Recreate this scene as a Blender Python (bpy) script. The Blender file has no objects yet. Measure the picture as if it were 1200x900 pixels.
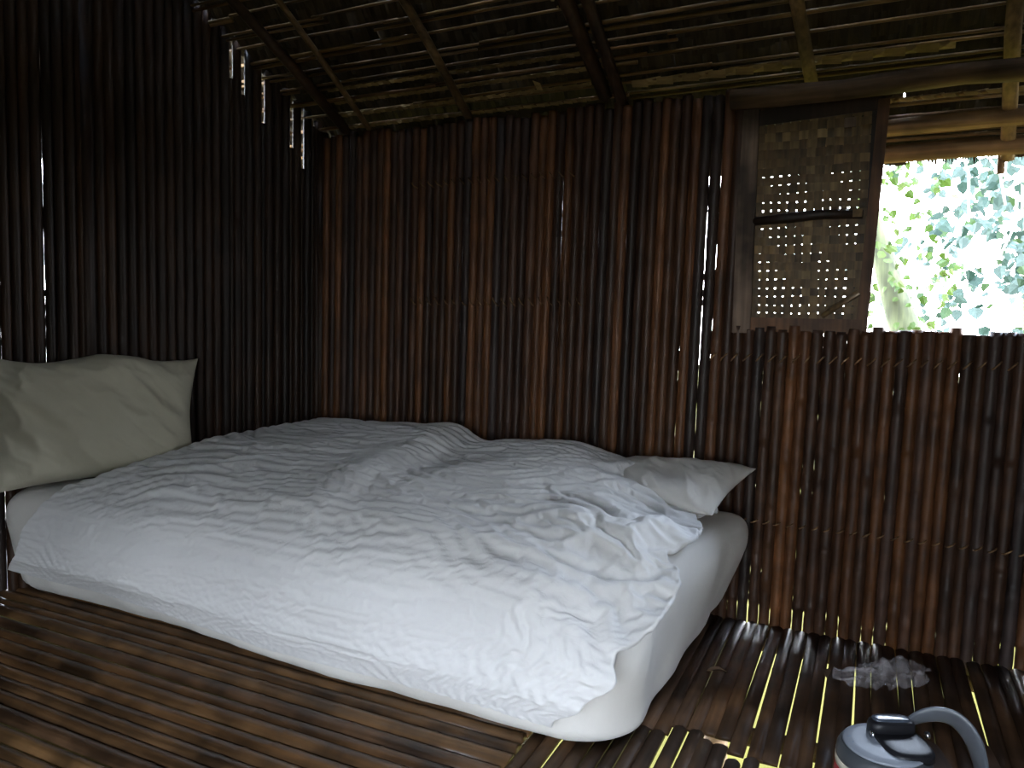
import bpy, bmesh, math, random
import numpy as np
from mathutils import Vector, Matrix, noise as mnoise

scene = bpy.context.scene
COL = scene.collection
random.seed(11); RNG = np.random.RandomState(5)

# ------------------------------------------------------------------ camera
PITCH, ROLL, YAW, EYE = math.atan(76/880.), math.radians(0.9), math.radians(25.5), 1.05
def cam_basis():
    f = Vector((-math.sin(YAW)*math.cos(PITCH), math.cos(YAW)*math.cos(PITCH), -math.sin(PITCH)))
    r0 = Vector((math.cos(YAW), math.sin(YAW), 0)); u0 = r0.cross(f)
    r = r0*math.cos(ROLL)+u0*math.sin(ROLL); u = r.cross(f)
    return r, u, f
_r, _u, _f = cam_basis()
cd = bpy.data.cameras.new('camera'); cam = bpy.data.objects.new('camera', cd); COL.objects.link(cam)
cd.sensor_fit = 'HORIZONTAL'; cd.sensor_width = 36; cd.lens = 880/1200*36; cd.clip_start = .02; cd.clip_end = 300
M = Matrix((( _r.x, _u.x, -_f.x, 0), (_r.y, _u.y, -_f.y, 0), (_r.z, _u.z, -_f.z, EYE), (0, 0, 0, 1)))
cam.matrix_world = M
scene.camera = cam

# ------------------------------------------------------------------ overcast daylight
w = bpy.data.worlds.new('overcast_sky'); scene.world = w; w.use_nodes = True
nt = w.node_tree; bg = nt.nodes['Background']
tc = nt.nodes.new('ShaderNodeTexCoord'); sp = nt.nodes.new('ShaderNodeSeparateXYZ')
rp = nt.nodes.new('ShaderNodeValToRGB')
nt.links.new(tc.outputs['Generated'], sp.inputs[0]); nt.links.new(sp.outputs['Z'], rp.inputs[0])
rp.color_ramp.elements[0].position = 0.0; rp.color_ramp.elements[0].color = (.92, .96, 1, 1)
rp.color_ramp.elements[1].position = .7;  rp.color_ramp.elements[1].color = (.62, .76, 1, 1)
nt.links.new(rp.outputs[0], bg.inputs[0]); bg.inputs[1].default_value = 22.0

def portal(name, loc, rot, sx, sy):
    l = bpy.data.lights.new(name, 'AREA'); l.shape = 'RECTANGLE'; l.size = sx; l.size_y = sy; l.energy = 1
    l.cycles.is_portal = True
    o = bpy.data.objects.new(name, l); COL.objects.link(o); o.location = loc; o.rotation_euler = rot
DOOR_X0, DOOR_X1, DOOR_Z, YF, YB, XR = -.75, .85, 1.6, -1.0, 2.71, 1.15
portal('door_portal', ((DOOR_X0+DOOR_X1)/2, YF, DOOR_Z/2), (math.radians(90), 0, 0), DOOR_X1-DOOR_X0, DOOR_Z)
portal('window_portal', (.06, YB, 1.42), (math.radians(-90), 0, 0), 1.05, .75)

scene.view_settings.view_transform = 'Standard'; scene.view_settings.look = 'None'
scene.view_settings.gamma = 1; scene.view_settings.use_curve_mapping = False
scene.view_settings.exposure = 1.28
scene.cycles.max_bounces = 8; scene.cycles.diffuse_bounces = 5

# ------------------------------------------------------------------ helpers
def link(o, parent=None):
    COL.objects.link(o)
    if parent is not None: o.parent = parent
    return o
def empty(name, loc=(0, 0, 0), parent=None):
    o = bpy.data.objects.new(name, None); o.location = loc; o.empty_display_size = .1
    return link(o, parent)
def tag(o, label=None, cat=None, group=None, kind=None):
    if label: o['label'] = label
    if cat: o['category'] = cat
    if group: o['group'] = group
    if kind: o['kind'] = kind
    return o
def mesh(name, verts, faces, mat, smooth=True):
    me = bpy.data.meshes.new(name); me.from_pydata([tuple(v) for v in verts], [], faces); me.update()
    if mat: me.materials.append(mat)
    if smooth: me.polygons.foreach_set('use_smooth', [True]*len(me.polygons))
    return me
def obj(name, me, parent=None, loc=(0, 0, 0), rot=None):
    o = bpy.data.objects.new(name, me); o.location = loc
    if rot: o.rotation_euler = rot
    return link(o, parent)
class MB:
    def __init__(s): s.v = []; s.f = []
    def add(s, v, f):
        n = len(s.v); s.v += [tuple(a) for a in v]; s.f += [tuple(i+n for i in q) for q in f]
    def build(s, name, mat, parent=None, loc=(0, 0, 0), smooth=True):
        return obj(name, mesh(name, s.v, s.f, mat, smooth), parent, loc)
def tube(pts, rad, n=8, cap=True):
    """tube along pts, rad scalar or list"""
    pts = [Vector(p) for p in pts]; m = len(pts)
    if not hasattr(rad, '__len__'): rad = [rad]*m
    V = []; F = []
    for i, p in enumerate(pts):
        d = (pts[min(i+1, m-1)]-pts[max(i-1, 0)]).normalized()
        a = Vector((0, 0, 1)) if abs(d.z) < .8 else Vector((1, 0, 0))
        s = d.cross(a).normalized(); t = s.cross(d)
        for k in range(n):
            an = 2*math.pi*k/n
            V.append(p+(s*math.cos(an)+t*math.sin(an))*rad[i])
    for i in range(m-1):
        for k in range(n):
            F.append((i*n+k, i*n+(k+1) % n, (i+1)*n+(k+1) % n, (i+1)*n+k))
    if cap: F.append(tuple(range(n))[::-1]); F.append(tuple((m-1)*n+k for k in range(n)))
    return V, F
def box(c, s):
    x, y, z = c; a, b, d = s[0]/2, s[1]/2, s[2]/2
    V = [(x+i*a, y+j*b, z+k*d) for i in (-1, 1) for j in (-1, 1) for k in (-1, 1)]
    return V, [(0, 1, 3, 2), (4, 6, 7, 5), (0, 4, 5, 1), (2, 3, 7, 6), (0, 2, 6, 4), (1, 5, 7, 3)]

# ------------------------------------------------------------------ materials
def new_mat(name, rough=.6):
    m = bpy.data.materials.new(name); m.use_nodes = True
    b = m.node_tree.nodes['Principled BSDF']; b.inputs['Roughness'].default_value = rough
    return m, m.node_tree, b
def bamboo_mat(name, cols, rough=.5, grain_axis=2, stain=.5, bump=.15, spec=.35, lighten=None):
    """brown cane: colour picked per object, long fibres and dark blotches"""
    m, t, b = new_mat(name, rough); N = t.nodes.new; L = t.links.new
    oi = N('ShaderNodeObjectInfo'); r = N('ShaderNodeValToRGB'); r.color_ramp.interpolation = 'LINEAR'
    e = r.color_ramp.elements
    for i, c in enumerate(cols):
        pos = i/(len(cols)-1)
        if i == 0: e[0].position = 0; e[0].color = (*c, 1)
        elif i == len(cols)-1: e[-1].position = 1; e[-1].color = (*c, 1)
        else: q = e.new(pos); q.color = (*c, 1)
    L(oi.outputs['Random'], r.inputs[0])
    co = N('ShaderNodeTexCoord'); mp = N('ShaderNodeMapping'); sc = [60, 60, 60]; sc[grain_axis] = 2.5
    mp.inputs['Scale'].default_value = sc
    ad = N('ShaderNodeVectorMath'); ad.operation = 'ADD'; ml = N('ShaderNodeMath'); ml.operation = 'MULTIPLY'; ml.inputs[1].default_value = 37
    L(oi.outputs['Random'], ml.inputs[0]); L(co.outputs['Object'], ad.inputs[0]); L(ml.outputs[0], ad.inputs[1]); L(ad.outputs[0], mp.inputs[0])
    n1 = N('ShaderNodeTexNoise'); n1.inputs['Scale'].default_value = 1; n1.inputs['Detail'].default_value = 3; L(mp.outputs[0], n1.inputs['Vector'])
    n2 = N('ShaderNodeTexNoise'); n2.inputs['Scale'].default_value = 6; n2.inputs['Detail'].default_value = 3; L(ad.outputs[0], n2.inputs['Vector'])
    m1 = N('ShaderNodeMapRange'); m1.inputs[1].default_value = .3; m1.inputs[2].default_value = .7; m1.inputs[3].default_value = .6; m1.inputs[4].default_value = 1.3; L(n1.outputs[0], m1.inputs[0])
    m2 = N('ShaderNodeMapRange'); m2.inputs[1].default_value = .35; m2.inputs[2].default_value = .65; m2.inputs[3].default_value = 1-stain; m2.inputs[4].default_value = 1.15; L(n2.outputs[0], m2.inputs[0])
    mm = N('ShaderNodeMath'); mm.operation = 'MULTIPLY'; L(m1.outputs[0], mm.inputs[0]); L(m2.outputs[0], mm.inputs[1])
    vm = N('ShaderNodeVectorMath'); vm.operation = 'SCALE'; L(r.outputs[0], vm.inputs[0]); L(mm.outputs[0], vm.inputs['Scale'])
    L(vm.outputs[0], b.inputs['Base Color'])
    bp = N('ShaderNodeBump'); bp.inputs['Strength'].default_value = bump; bp.inputs['Distance'].default_value = .004
    L(n1.outputs[0], bp.inputs['Height']); L(bp.outputs[0], b.inputs['Normal'])
    b.inputs['Specular IOR Level'].default_value = spec
    return m
def cloth_mat(name, col, scale=500, bump=.12, fine=.25):
    m, t, b = new_mat(name, .85); N = t.nodes.new; L = t.links.new
    b.inputs['Base Color'].default_value = (*col, 1); b.inputs['Specular IOR Level'].default_value = .15
    b.inputs['Sheen Weight'].default_value = .1
    co = N('ShaderNodeTexCoord'); n = N('ShaderNodeTexNoise'); n.inputs['Scale'].default_value = scale; L(co.outputs['Object'], n.inputs['Vector'])
    n2 = N('ShaderNodeTexNoise'); n2.inputs['Scale'].default_value = 38; n2.inputs['Detail'].default_value = 4; n2.inputs['Distortion'].default_value = 1.2; L(co.outputs['Object'], n2.inputs['Vector'])
    b1 = N('ShaderNodeBump'); b1.inputs['Strength'].default_value = bump; b1.inputs['Distance'].default_value = .001; L(n.outputs[0], b1.inputs['Height'])
    b2 = N('ShaderNodeBump'); b2.inputs['Strength'].default_value = fine; b2.inputs['Distance'].default_value = .006; L(n2.outputs[0], b2.inputs['Height']); L(b1.outputs[0], b2.inputs['Normal'])
    L(b2.outputs[0], b.inputs['Normal'])
    return m
def plain(name, col, rough=.5, metal=0, spec=.5, trans=0):
    m, t, b = new_mat(name, rough); b.inputs['Base Color'].default_value = (*col, 1); b.inputs['Metallic'].default_value = metal
    b.inputs['Specular IOR Level'].default_value = spec; b.inputs['Transmission Weight'].default_value = trans
    n = t.nodes.new('ShaderNodeTexNoise'); n.inputs['Scale'].default_value = 30
    mr = t.nodes.new('ShaderNodeMapRange'); mr.inputs[3].default_value = max(0, rough-.08); mr.inputs[4].default_value = min(1, rough+.08)
    t.links.new(n.outputs[0], mr.inputs[0]); t.links.new(mr.outputs[0], b.inputs['Roughness'])
    return m
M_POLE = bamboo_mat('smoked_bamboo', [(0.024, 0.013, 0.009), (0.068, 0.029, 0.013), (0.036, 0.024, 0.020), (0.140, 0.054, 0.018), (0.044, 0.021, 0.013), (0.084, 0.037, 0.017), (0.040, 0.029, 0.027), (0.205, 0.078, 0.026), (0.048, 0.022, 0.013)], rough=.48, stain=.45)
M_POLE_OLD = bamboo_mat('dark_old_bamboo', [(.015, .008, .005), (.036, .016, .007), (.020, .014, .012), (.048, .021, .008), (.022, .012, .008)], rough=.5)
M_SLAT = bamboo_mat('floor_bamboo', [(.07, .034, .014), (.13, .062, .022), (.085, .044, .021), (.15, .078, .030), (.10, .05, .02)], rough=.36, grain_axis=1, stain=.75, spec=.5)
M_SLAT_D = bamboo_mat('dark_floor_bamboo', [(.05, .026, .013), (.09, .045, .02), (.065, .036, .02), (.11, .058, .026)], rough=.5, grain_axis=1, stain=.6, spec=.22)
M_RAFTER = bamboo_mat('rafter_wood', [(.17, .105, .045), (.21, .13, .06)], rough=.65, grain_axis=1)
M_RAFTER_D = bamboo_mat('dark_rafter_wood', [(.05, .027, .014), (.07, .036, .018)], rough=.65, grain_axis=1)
M_ROD = bamboo_mat('thatch_rod_wood', [(.11, .06, .02), (.20, .11, .035), (.15, .09, .03), (.17, .08, .03)], rough=.6, grain_axis=0)
M_THATCH = bamboo_mat('dry_palm_leaf', [(.030, .020, .009), (.052, .034, .013), (.04, .025, .010)], rough=.7, grain_axis=1, bump=.4)
M_BRAID = bamboo_mat('pale_palm_leaf', [(.28, .19, .075), (.33, .22, .09)], rough=.6, grain_axis=0)
M_LOG = bamboo_mat('log_bark', [(.10, .06, .03), (.13, .075, .035)], rough=.75, grain_axis=0, bump=.5)
M_LOG_O = bamboo_mat('outer_log_bark', [(.20, .12, .055), (.24, .145, .065)], rough=.75, grain_axis=0, bump=.5)
M_WEAVE = bamboo_mat('woven_bamboo_strip', [(.10, .058, .022), (.20, .12, .045), (.13, .08, .03), (.26, .17, .07)], rough=.5)
M_FRAME = bamboo_mat('shutter_frame_wood', [(.14, .062, .024), (.17, .075, .03)], rough=.55)
M_POST = bamboo_mat('mottled_post_wood', [(.20, .14, .10), (.22, .15, .11)], rough=.8, stain=.75, bump=.6)
M_LASH = bamboo_mat('rattan_lashing', [(.24, .14, .065), (.29, .17, .08)], rough=.6)
M_DUVET = cloth_mat('duvet_cotton', (.80, .79, .77))
M_SHEET = cloth_mat('sheet_cotton', (.78, .75, .69), fine=.15)
M_PILLOW = cloth_mat('shaded_pillow_cotton', (.50, .47, .36), fine=.15)  # shade on the left pillow is put into this darker olive colour

# ------------------------------------------------------------------ bamboo pieces
def pole_mesh(name, L, r, mat, rng, n=12, seg=9, bend=.0007, foot=False):
    ft = [rng.uniform(.88, 1.0), rng.uniform(.86, 1.08)]
    """a cane standing on z=0: nodes every ~25 cm, slight bow"""
    ph = rng.uniform(0, 6.28); amp = rng.uniform(.3, 1)*bend; pts = []; rad = []
    z = 0; zs = [0]; z = rng.uniform(.1, .28)
    while z < L-.05:
        zs.append(z); z += rng.uniform(.22, .34)
    nodes = zs[1:]; q = .03
    while q < L: zs.append(q); q += rng.uniform(.03, .055)
    zs = sorted(set([round(a, 4) for a in zs+[L]]))
    for q in zs:
        nd = min([abs(q-a) for a in nodes]+[1]) < .002
        pts.append((amp*math.sin(q*2.2+ph), .4*amp*math.sin(q*3+ph*2), q)); rad.append(r*(1.05 if nd else 1-.010*q/L+rng.uniform(-.06, .02)))
        if foot and .07 < q < .22: rad[-1] *= ft[0]
        if foot and .42 < q < .53: rad[-1] *= min(1, ft[1])
    V, F = tube(pts, rad, n)
    return mesh(name, V, F, mat)
rg = random.Random(3)
def pole_row(parent, A, B, zt, mat, r=.0196, pitch=.0378, variants=14, slots=(), H=2.0, name='bamboo_pole', lean=.02, foot=False, skip=None, gapp=.25, zb=-.06):
    """poles from A to B; zt(s, x, y) gives the top height. Meshes of one height class are shared and scaled to length"""
    A = Vector(A); B = Vector(B); d = (B-A); Ln = d.length; d.normalize()
    pool = [pole_mesh('bamboo_pole', 2.0, r, mat, rg, foot=foot) for _ in range(variants)]
    s = r; out = []
    while s < Ln:
        p = A+d*s; top = zt(s, p.x, p.y)+rg.uniform(-.012, .012)
        if not (skip and skip(s, p.x, p.y)):
            o = obj(name, rg.choice(pool), parent, (p.x, p.y+rg.uniform(-.0008, .0008), zb))
            k = rg.uniform(.998, 1.03); o.scale = (k, k, (top-zb)/2.0)
            ln = lean+rg.uniform(-.0004, .0004)
            o.rotation_euler = (rg.uniform(-.001, .001), ln, rg.uniform(-.03, .03))
            out.append((s, o))
        g = rg.uniform(-.0009, .0003) if rg.random() < gapp else rg.uniform(-.0034, -.0019)
        for s0, s1, gg in slots:
            if s0 < s <= s1: g = gg
        s += pitch+g
    return out
ROOF_S, ROOF_Z = .88, 1.875
def roof_z(y): return ROOF_Z+ROOF_S*(YB-y) if y > .86 else ROOF_Z+ROOF_S*(YB-.86)-ROOF_S*(.86-y)

# back wall: full height left of the shutter, half height below the window
wall_back = tag(empty('wall_back', (0, 0, 0)), kind='structure')
CX = -2.27
bp_ = pole_row(wall_back, (CX, YB, 0), (-.45, YB, 0), lambda s, x, y: 1.835, M_POLE, gapp=.33)
pole_row(wall_back, (CX+bp_[-1][0]+.0356-.0196, YB, 0), (XR, YB, 0), lambda s, x, y: 1.035 if x < .56 else 1.83, M_POLE, gapp=.42, foot=True)
V, F = tube([(CX-.012, YB+.012, -.06), (CX+.0, YB+.012, .9), (CX+.02, YB+.012, 1.86)], .026, 12); obj('corner_post', mesh('corner_post', V, F, M_POLE_OLD), wall_back)
V, F = tube([(-.553, YB+.032, -.05), (-.520, YB+.032, 1.84)], .012, 8); obj('backing_cane', mesh('backing_cane', V, F, M_POLE_OLD), wall_back)
# horizontal rails behind the canes and rattan stitches over them
def rail(parent, A, B, r=.012, name='wall_rail', mat=None):
    V, F = tube([A, B], r, 8); return obj(name, mesh(name, V, F, mat or M_POLE_OLD), parent)
def stitches(parent, x0, x1, z, y, slant=.5, name='rattan_lashing', step=.039):
    mb = MB(); x = x0
    while x < x1:
        k = rg.uniform(.8, 1.2)
        pts = [(x-.013*k, y+.012, z-.012*slant*2), (x-.006, y-.004, z-.005*slant*2), (x+.006, y-.004, z+.006*slant*2), (x+.013*k, y+.012, z+.012*slant*2)]
        mb.add(*tube([(a, b-.002, c) for a, b, c in pts], .0028, 5)); x += step*rg.uniform(.92, 1.08)
    o = mb.build(name, M_LASH, parent); o['kind'] = 'stuff'; return o
for z in (.22, .62, 1.12, 1.66): rail(wall_back, (CX, YB+.032, z), (-.45, YB+.032, z))
for z in (.2, .38, .93): rail(wall_back, (-.45, YB+.032, z), (XR, YB+.032, z))
stitches(wall_back, -1.75, -1.02, 1.60, YB-.021, -.6); stitches(wall_back, -1.75, -1.0, 1.12, YB-.021, -.8)
stitches(wall_back, -.50, .7, .93, YB-.021, .6); stitches(wall_back, -.45, .5, .36, YB-.021, .35)

# left wall, running obliquely; canes run up to the thatch
LPTS = [Vector((CX, YB, 0)), Vector((-2.72, 1.9, 0)), Vector((-3.35, 1.2, 0)), Vector((-3.7, YF, 0))]   # the wall bows outwards
LD = (LPTS[1]-LPTS[0]).normalized()
wall_left = tag(empty('wall_left', (0, 0, 0)), kind='structure')
SLOT_PX = ((359, 105), (346, 155), (333, 130), (303, 100), (275, 65), (263, 45))   # where the slots of light end
def wall_hit(x, y):
    d = _r*((x-600)/880)+_u*((450-y)/880)+_f; nn = Vector((-LD.y, LD.x, 0)); A = Vector((CX, YB, 0)); t = nn.dot(A)/nn.dot(d)
    p = Vector((0, 0, EYE))+d*t; return (Vector((p.x, p.y, 0))-A).dot(LD), p.z
SLOTS = [wall_hit(*q) for q in SLOT_PX]
slots = [(s_-.043, s_-.006, .011) for s_, z_ in SLOTS]
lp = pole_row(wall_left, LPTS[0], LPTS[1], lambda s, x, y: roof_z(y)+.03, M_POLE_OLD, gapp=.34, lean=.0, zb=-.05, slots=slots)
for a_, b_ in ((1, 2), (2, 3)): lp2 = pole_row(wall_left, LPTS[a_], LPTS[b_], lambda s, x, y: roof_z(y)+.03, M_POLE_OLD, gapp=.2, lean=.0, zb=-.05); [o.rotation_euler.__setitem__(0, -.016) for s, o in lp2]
# canes near the corner stop short of the roof and leave tall slots of light
for s, o in lp: o.rotation_euler[0] = -.016
for q_ in (1, 2):
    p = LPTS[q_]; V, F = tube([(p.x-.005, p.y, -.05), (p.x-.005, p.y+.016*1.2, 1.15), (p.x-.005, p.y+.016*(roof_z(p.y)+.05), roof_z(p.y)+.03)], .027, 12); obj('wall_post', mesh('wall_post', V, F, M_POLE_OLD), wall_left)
for (s0, o0), (s1, o1) in zip(lp[:-1], lp[1:]):
    if s1-s0 > .048:     # thin filler cane stopping short in the wider joints
        sz = min(SLOTS, key=lambda q: abs(q[0]-(s0+s1)/2))[1]; p = Vector((CX, YB, 0))+LD*((s0+s1)/2)
        o = obj('bamboo_pole', o0.data, wall_left, (p.x, p.y, -.05)); o.scale = (.5, .5, (sz-.10)/2); o.rotation_euler = (-.016, 0, 0)
for z in (.25, .62, 1.12):
    for a_, b_ in ((0, 1), (1, 2), (2, 3)): rail(wall_left, LPTS[a_]+Vector((-.035, 0, z)), LPTS[b_]+Vector((-.035, 0, z)))

# right and front walls (out of frame) close the hut; the doorway is in the front wall
wall_right = tag(empty('wall_right', (0, 0, 0)), kind='structure')
pole_row(wall_right, (XR+.02, YB, 0), (XR+.02, YF, 0), lambda s, x, y: roof_z(y)-.05, M_POLE_OLD, r=.031, pitch=.060, lean=0, gapp=.05)
wall_front = tag(empty('wall_front', (0, 0, 0)), kind='structure')
pole_row(wall_front, (LPTS[3].x, YF, 0), (DOOR_X0, YF, 0), lambda s, x, y: 1.86, M_POLE_OLD, r=.031, pitch=.060, lean=0, gapp=.05)
pole_row(wall_front, (DOOR_X1, YF, 0), (XR, YF, 0), lambda s, x, y: 1.86, M_POLE_OLD, r=.031, pitch=.060, lean=0, gapp=.05)
rail(wall_front, (LPTS[3].x, YF, 1.84), (XR, YF, 1.84), .035, 'top_beam', M_LOG)

for z in (1.63, 1.70, 1.77): rail(wall_front, (DOOR_X0-.03, YF, z), (DOOR_X1+.03, YF, z), .036, 'door_lintel', M_LOG)
# ------------------------------------------------------------------ floor
def slat_mesh(L, wd, th, mat, rng, ragged=0, roundend=False):
    """split cane lying along +y, convex on top"""
    n = 7; ys = [0]; y = rng.uniform(.1, .35)
    while y < L-.06: ys += [y-.01, y, y+.01]; y += rng.uniform(.25, .4)
    ys.append(L); V = []; F = []; ph = rng.uniform(0, 6); wob = [rng.uniform(-.05, .02) for _ in ys]
    for i, q in enumerate(ys):
        nd = (i % 3 == 2) and 0 < i < len(ys)-1
        off = .003*math.sin(q*2+ph)
        for k in range(n):
            a = -1+2*k/(n-1); V.append((off+a*wd/2*((1.03 if nd else 1)+wob[i]*abs(a)), q+(rng.uniform(-.5, .5)*ragged if i in (0, len(ys)-1) else 0), th*(1-.75*a*a)*(1.12 if nd else 1)))
        V.append((off+wd/2, q, -.004)); V.append((off-wd/2, q, -.004))
    m = n+2
    for i in range(len(ys)-1):
        for k in range(m): F.append((i*m+k, i*m+(k+1) % m, (i+1)*m+(k+1) % m, (i+1)*m+k))
    F.append(tuple(range(m))[::-1]); F.append(tuple((len(ys)-1)*m+k for k in range(m)))
    me = mesh('floor_slat', V, F, mat); return me
floor = tag(empty('floor', (0, 0, 0)), kind='structure')
rg = random.Random(9)
XE = -.735
# left: slats parallel to the back wall
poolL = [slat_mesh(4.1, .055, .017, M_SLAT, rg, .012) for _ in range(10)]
y = YB-.06
while y > YF+.03:
    o = obj('floor_slat', rg.choice(poolL), floor, (XE+rg.uniform(-.012, .004), y, -.017+rg.uniform(-.001, .002)), (0, rg.uniform(-.05, .05), math.pi/2+rg.uniform(-.003, .003)))
    k = rg.uniform(.86, 1.12); w_ = .055*k; o.scale = (k, 1, 1); y -= w_+(-.0010 if rg.random() < .8 else .0012)
while y > YF+.03:
    o = obj('floor_slat', rg.choice(poolL), floor, (XE+rg.uniform(-.012, .004), y, -.017), (0, 0, math.pi/2)); o.scale = (1.12, 1, 1); y -= .0605
# right: slats running away from the viewer, joined end to end about 1.87 m out
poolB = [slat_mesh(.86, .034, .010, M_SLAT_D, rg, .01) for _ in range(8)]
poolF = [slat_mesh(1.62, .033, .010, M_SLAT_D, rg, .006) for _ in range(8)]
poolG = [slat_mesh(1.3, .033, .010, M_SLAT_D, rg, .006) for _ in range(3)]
x = XE+.022; step_rng = random.Random(4); jy = 1.86; k_ = 0
while x < XR-.02:
    if k_ % 4 == 0: jy = 1.865+step_rng.uniform(-.05, .03)-.05*(x > -.25)
    gap = step_rng.uniform(.002, .008) if step_rng.random() < .6 else step_rng.uniform(.025, .045)
    zj = -.010+step_rng.uniform(-.0015, .001); rz = step_rng.uniform(-.005, .005)
    ob = obj('floor_slat', step_rng.choice(poolB), floor, (x, jy, zj), (0, 0, rz)); ob.scale = (step_rng.uniform(1.16, 1.22) if step_rng.random() < .72 else step_rng.uniform(1.08, 1.13), (YB-.02-jy)/.86, 1)
    of = obj('floor_slat', step_rng.choice(poolF), floor, (x, jy-gap-1.62, zj-.0005), (0, step_rng.uniform(-.04, .04), step_rng.uniform(-.003, .003))); of.scale = (step_rng.uniform(1.03, 1.12) if step_rng.random() < .6 else step_rng.uniform(1.14, 1.2), 1, 1)
    og = obj('floor_slat', step_rng.choice(poolG), floor, (x, jy-gap-1.62-1.305, zj), (0, 0, 0)); og.scale = (1.1, 1, 1)
    x += .0382+step_rng.uniform(-.001, .002); k_ += 1
# joists and stilts under the floor
for jy_ in (-.8, -.1, .6, 1.25, 2.0, 2.62): rail(floor, (-3.5 if jy_ < 0 else -3.0 if jy_ < 1.9 else -2.2, jy_, -.045), (XR, jy_, -.045), .025, 'floor_joist', M_LOG)
for jx in (-3.2, -2.3, -1.5, -.77): rail(floor, (jx, YF if jx > -3 else YF, -.095), (jx, YB if jx > -2.2 else 1.2, -.095), .025, 'floor_joist', M_LOG)
for sx, sy in ((-3.6, YF), (-2.4, YF), (-1, YF), (XR, YF), (XR, YB), (-.45, YB+.05), (CX, YB+.05), (-3.2, 1.2)):
    rail(floor, (sx, sy, -1.1), (sx, sy, -.03), .045, 'stilt', M_LOG)

# ------------------------------------------------------------------ roof
ceiling = tag(empty('ceiling', (0, 0, 0)), kind='structure')
rg = random.Random(21)
SL = math.hypot(1, ROOF_S); YE = 2.96; YR = .86; XL0, XR0 = -4.2, XR+.45
ang = math.atan(ROOF_S)
def thatch_row_mesh(x0, x1, rng, wdt=.15):
    """one course of folded palm leaves: narrow pleats, ragged lower ends. local: x along, y down-slope, z normal"""
    mb = MB(); x = x0
    while x < x1:
        ww = rng.uniform(.035, .06); l = wdt*rng.uniform(.85, 1.25); h0 = .02+rng.uniform(0, .006); sk = rng.uniform(-.02, .02)
        V = [(x, 0, h0), (x+ww/2, 0, h0+.008), (x+ww+.006, 0, h0), (x+sk, l, -.002+rng.uniform(0, .01)), (x+ww/2+sk, l*1.06, .006+rng.uniform(0, .01)), (x+ww+.006+sk, l, -.002+rng.uniform(0, .01))]
        mb.add(V, [(0, 1, 4, 3), (1, 2, 5, 4)]); x += ww
    return mesh('thatch_course', mb.v, mb.f, M_THATCH, False)
rowpool = [thatch_row_mesh(XL0, XR0, rg) for _ in range(5)]
nrow = int((YE-YR)*SL/.068)
for side in (0, 1):
    for i in range(nrow+2):
        d = i*.068; yy = YE-d/SL
        z = ROOF_Z+ROOF_S*(YB-yy)
        if side == 0: rot = (-ang, 0, 0); loc = (rg.uniform(-.02, .02), yy-.06, z+.03+.06*ROOF_S)
        else: rot = (-ang, 0, math.pi); loc = (XL0+XR0, 2*YR-yy+.06, z+.03+.06*ROOF_S)
        obj('thatch_course', rowpool[i % 5], ceiling, loc, rot)
# thatch rods (split cane the leaves are folded over), end to end, in pairs
rodpool = [ (L_, mesh('thatch_rod', *tube([(0, 0, 0), (L_*.3, .003, .002), (L_*.7, -.003, 0), (L_, 0, 0)], rr, 6), M_ROD)) for L_ in (.9, 1.2, 1.6) for rr in (.0055, .0075)]
for i in range(nrow):
    yy = YE-.04-i*.068/SL; z = ROOF_Z+ROOF_S*(YB-yy)
    x = XL0+.5+rg.uniform(0, .7) if yy > 1.4 else 9
    while x < XR0-.3:
        L_, me = rg.choice(rodpool)
        for q in range(2 if rg.random() < .5 else 1):
            obj('thatch_rod', me, ceiling, (x+q*rg.uniform(-.06, .06), yy+q*.016, z+.006-q*.014), (0, rg.uniform(-.006, .006), rg.uniform(-.008, .008)))
        x += L_-rg.uniform(.0, .06)
# leaf ends braided along the rods near the eave
def braid(x0, x1, y, name='braided_leaf_edge', pitch=.03, w_=.012, mat=None):
    mb = MB(); x = x0; z = ROOF_Z+ROOF_S*(YB-y)-.012; k = 0
    while x < x1:
        t = .018; a = .4 if k % 2 else -.15
        V = [(x, y, z), (x+pitch*1.3, y+a*.03, z+a*.02), (x+pitch*1.3, y+a*.03+w_, z+a*.02-w_*ROOF_S-.004), (x, y+w_, z-w_*ROOF_S), (x+pitch*.6, y+w_*.5, z-.012)]
        mb.add(V, [(0, 1, 4), (1, 2, 4), (2, 3, 4), (3, 0, 4)]); x += pitch; k += 1
    o = mb.build(name, mat or M_BRAID, ceiling, smooth=False); o['kind'] = 'stuff'
braid(-.82, .15, 2.665, pitch=.045, w_=.02)
for q in range(4): braid(-2.1, -1.0, 2.70-.045*q, pitch=.028, w_=.009)
for q in range(2): braid(-.2, .9, 2.76+.04*q, pitch=.03, w_=.008)
# rafters under the thatch
def rafter(x0, y0, x1, y1, r, mat, flat=False, drop=.02, name='rafter'):
    a = Vector((x0, y0, ROOF_Z+ROOF_S*(YB-y0)-drop)); b = Vector((x1, y1, ROOF_Z+ROOF_S*(YB-y1)-drop))
    n = 6; pts = [a.lerp(b, i/n)+Vector((.006*math.sin(i*1.7+x0*9), 0, .004*math.sin(i*2.3))) for i in range(n+1)]
    V, F = tube(pts, [r*(1+.06*math.sin(i*2.1)) for i in range(n+1)], 8)
    if flat:
        mid = lambda p: p
        V = [Vector((p.x, p.y, p.z)) for p in V]
        dirv = (b-a).normalized(); nrm = Vector((1, 0, 0)).cross(dirv).normalized()
        for i, p in enumerate(V):
            c = pts[min(i//8, n)]; h = (p-c).dot(nrm); V[i] = p-nrm*h*.6
    me = mesh(name, V, F, mat); return obj(name, me, ceiling)
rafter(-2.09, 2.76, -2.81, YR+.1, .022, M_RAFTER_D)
rafter(-1.99, 2.74, -2.36, YR+.1, .012, M_RAFTER)
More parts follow.
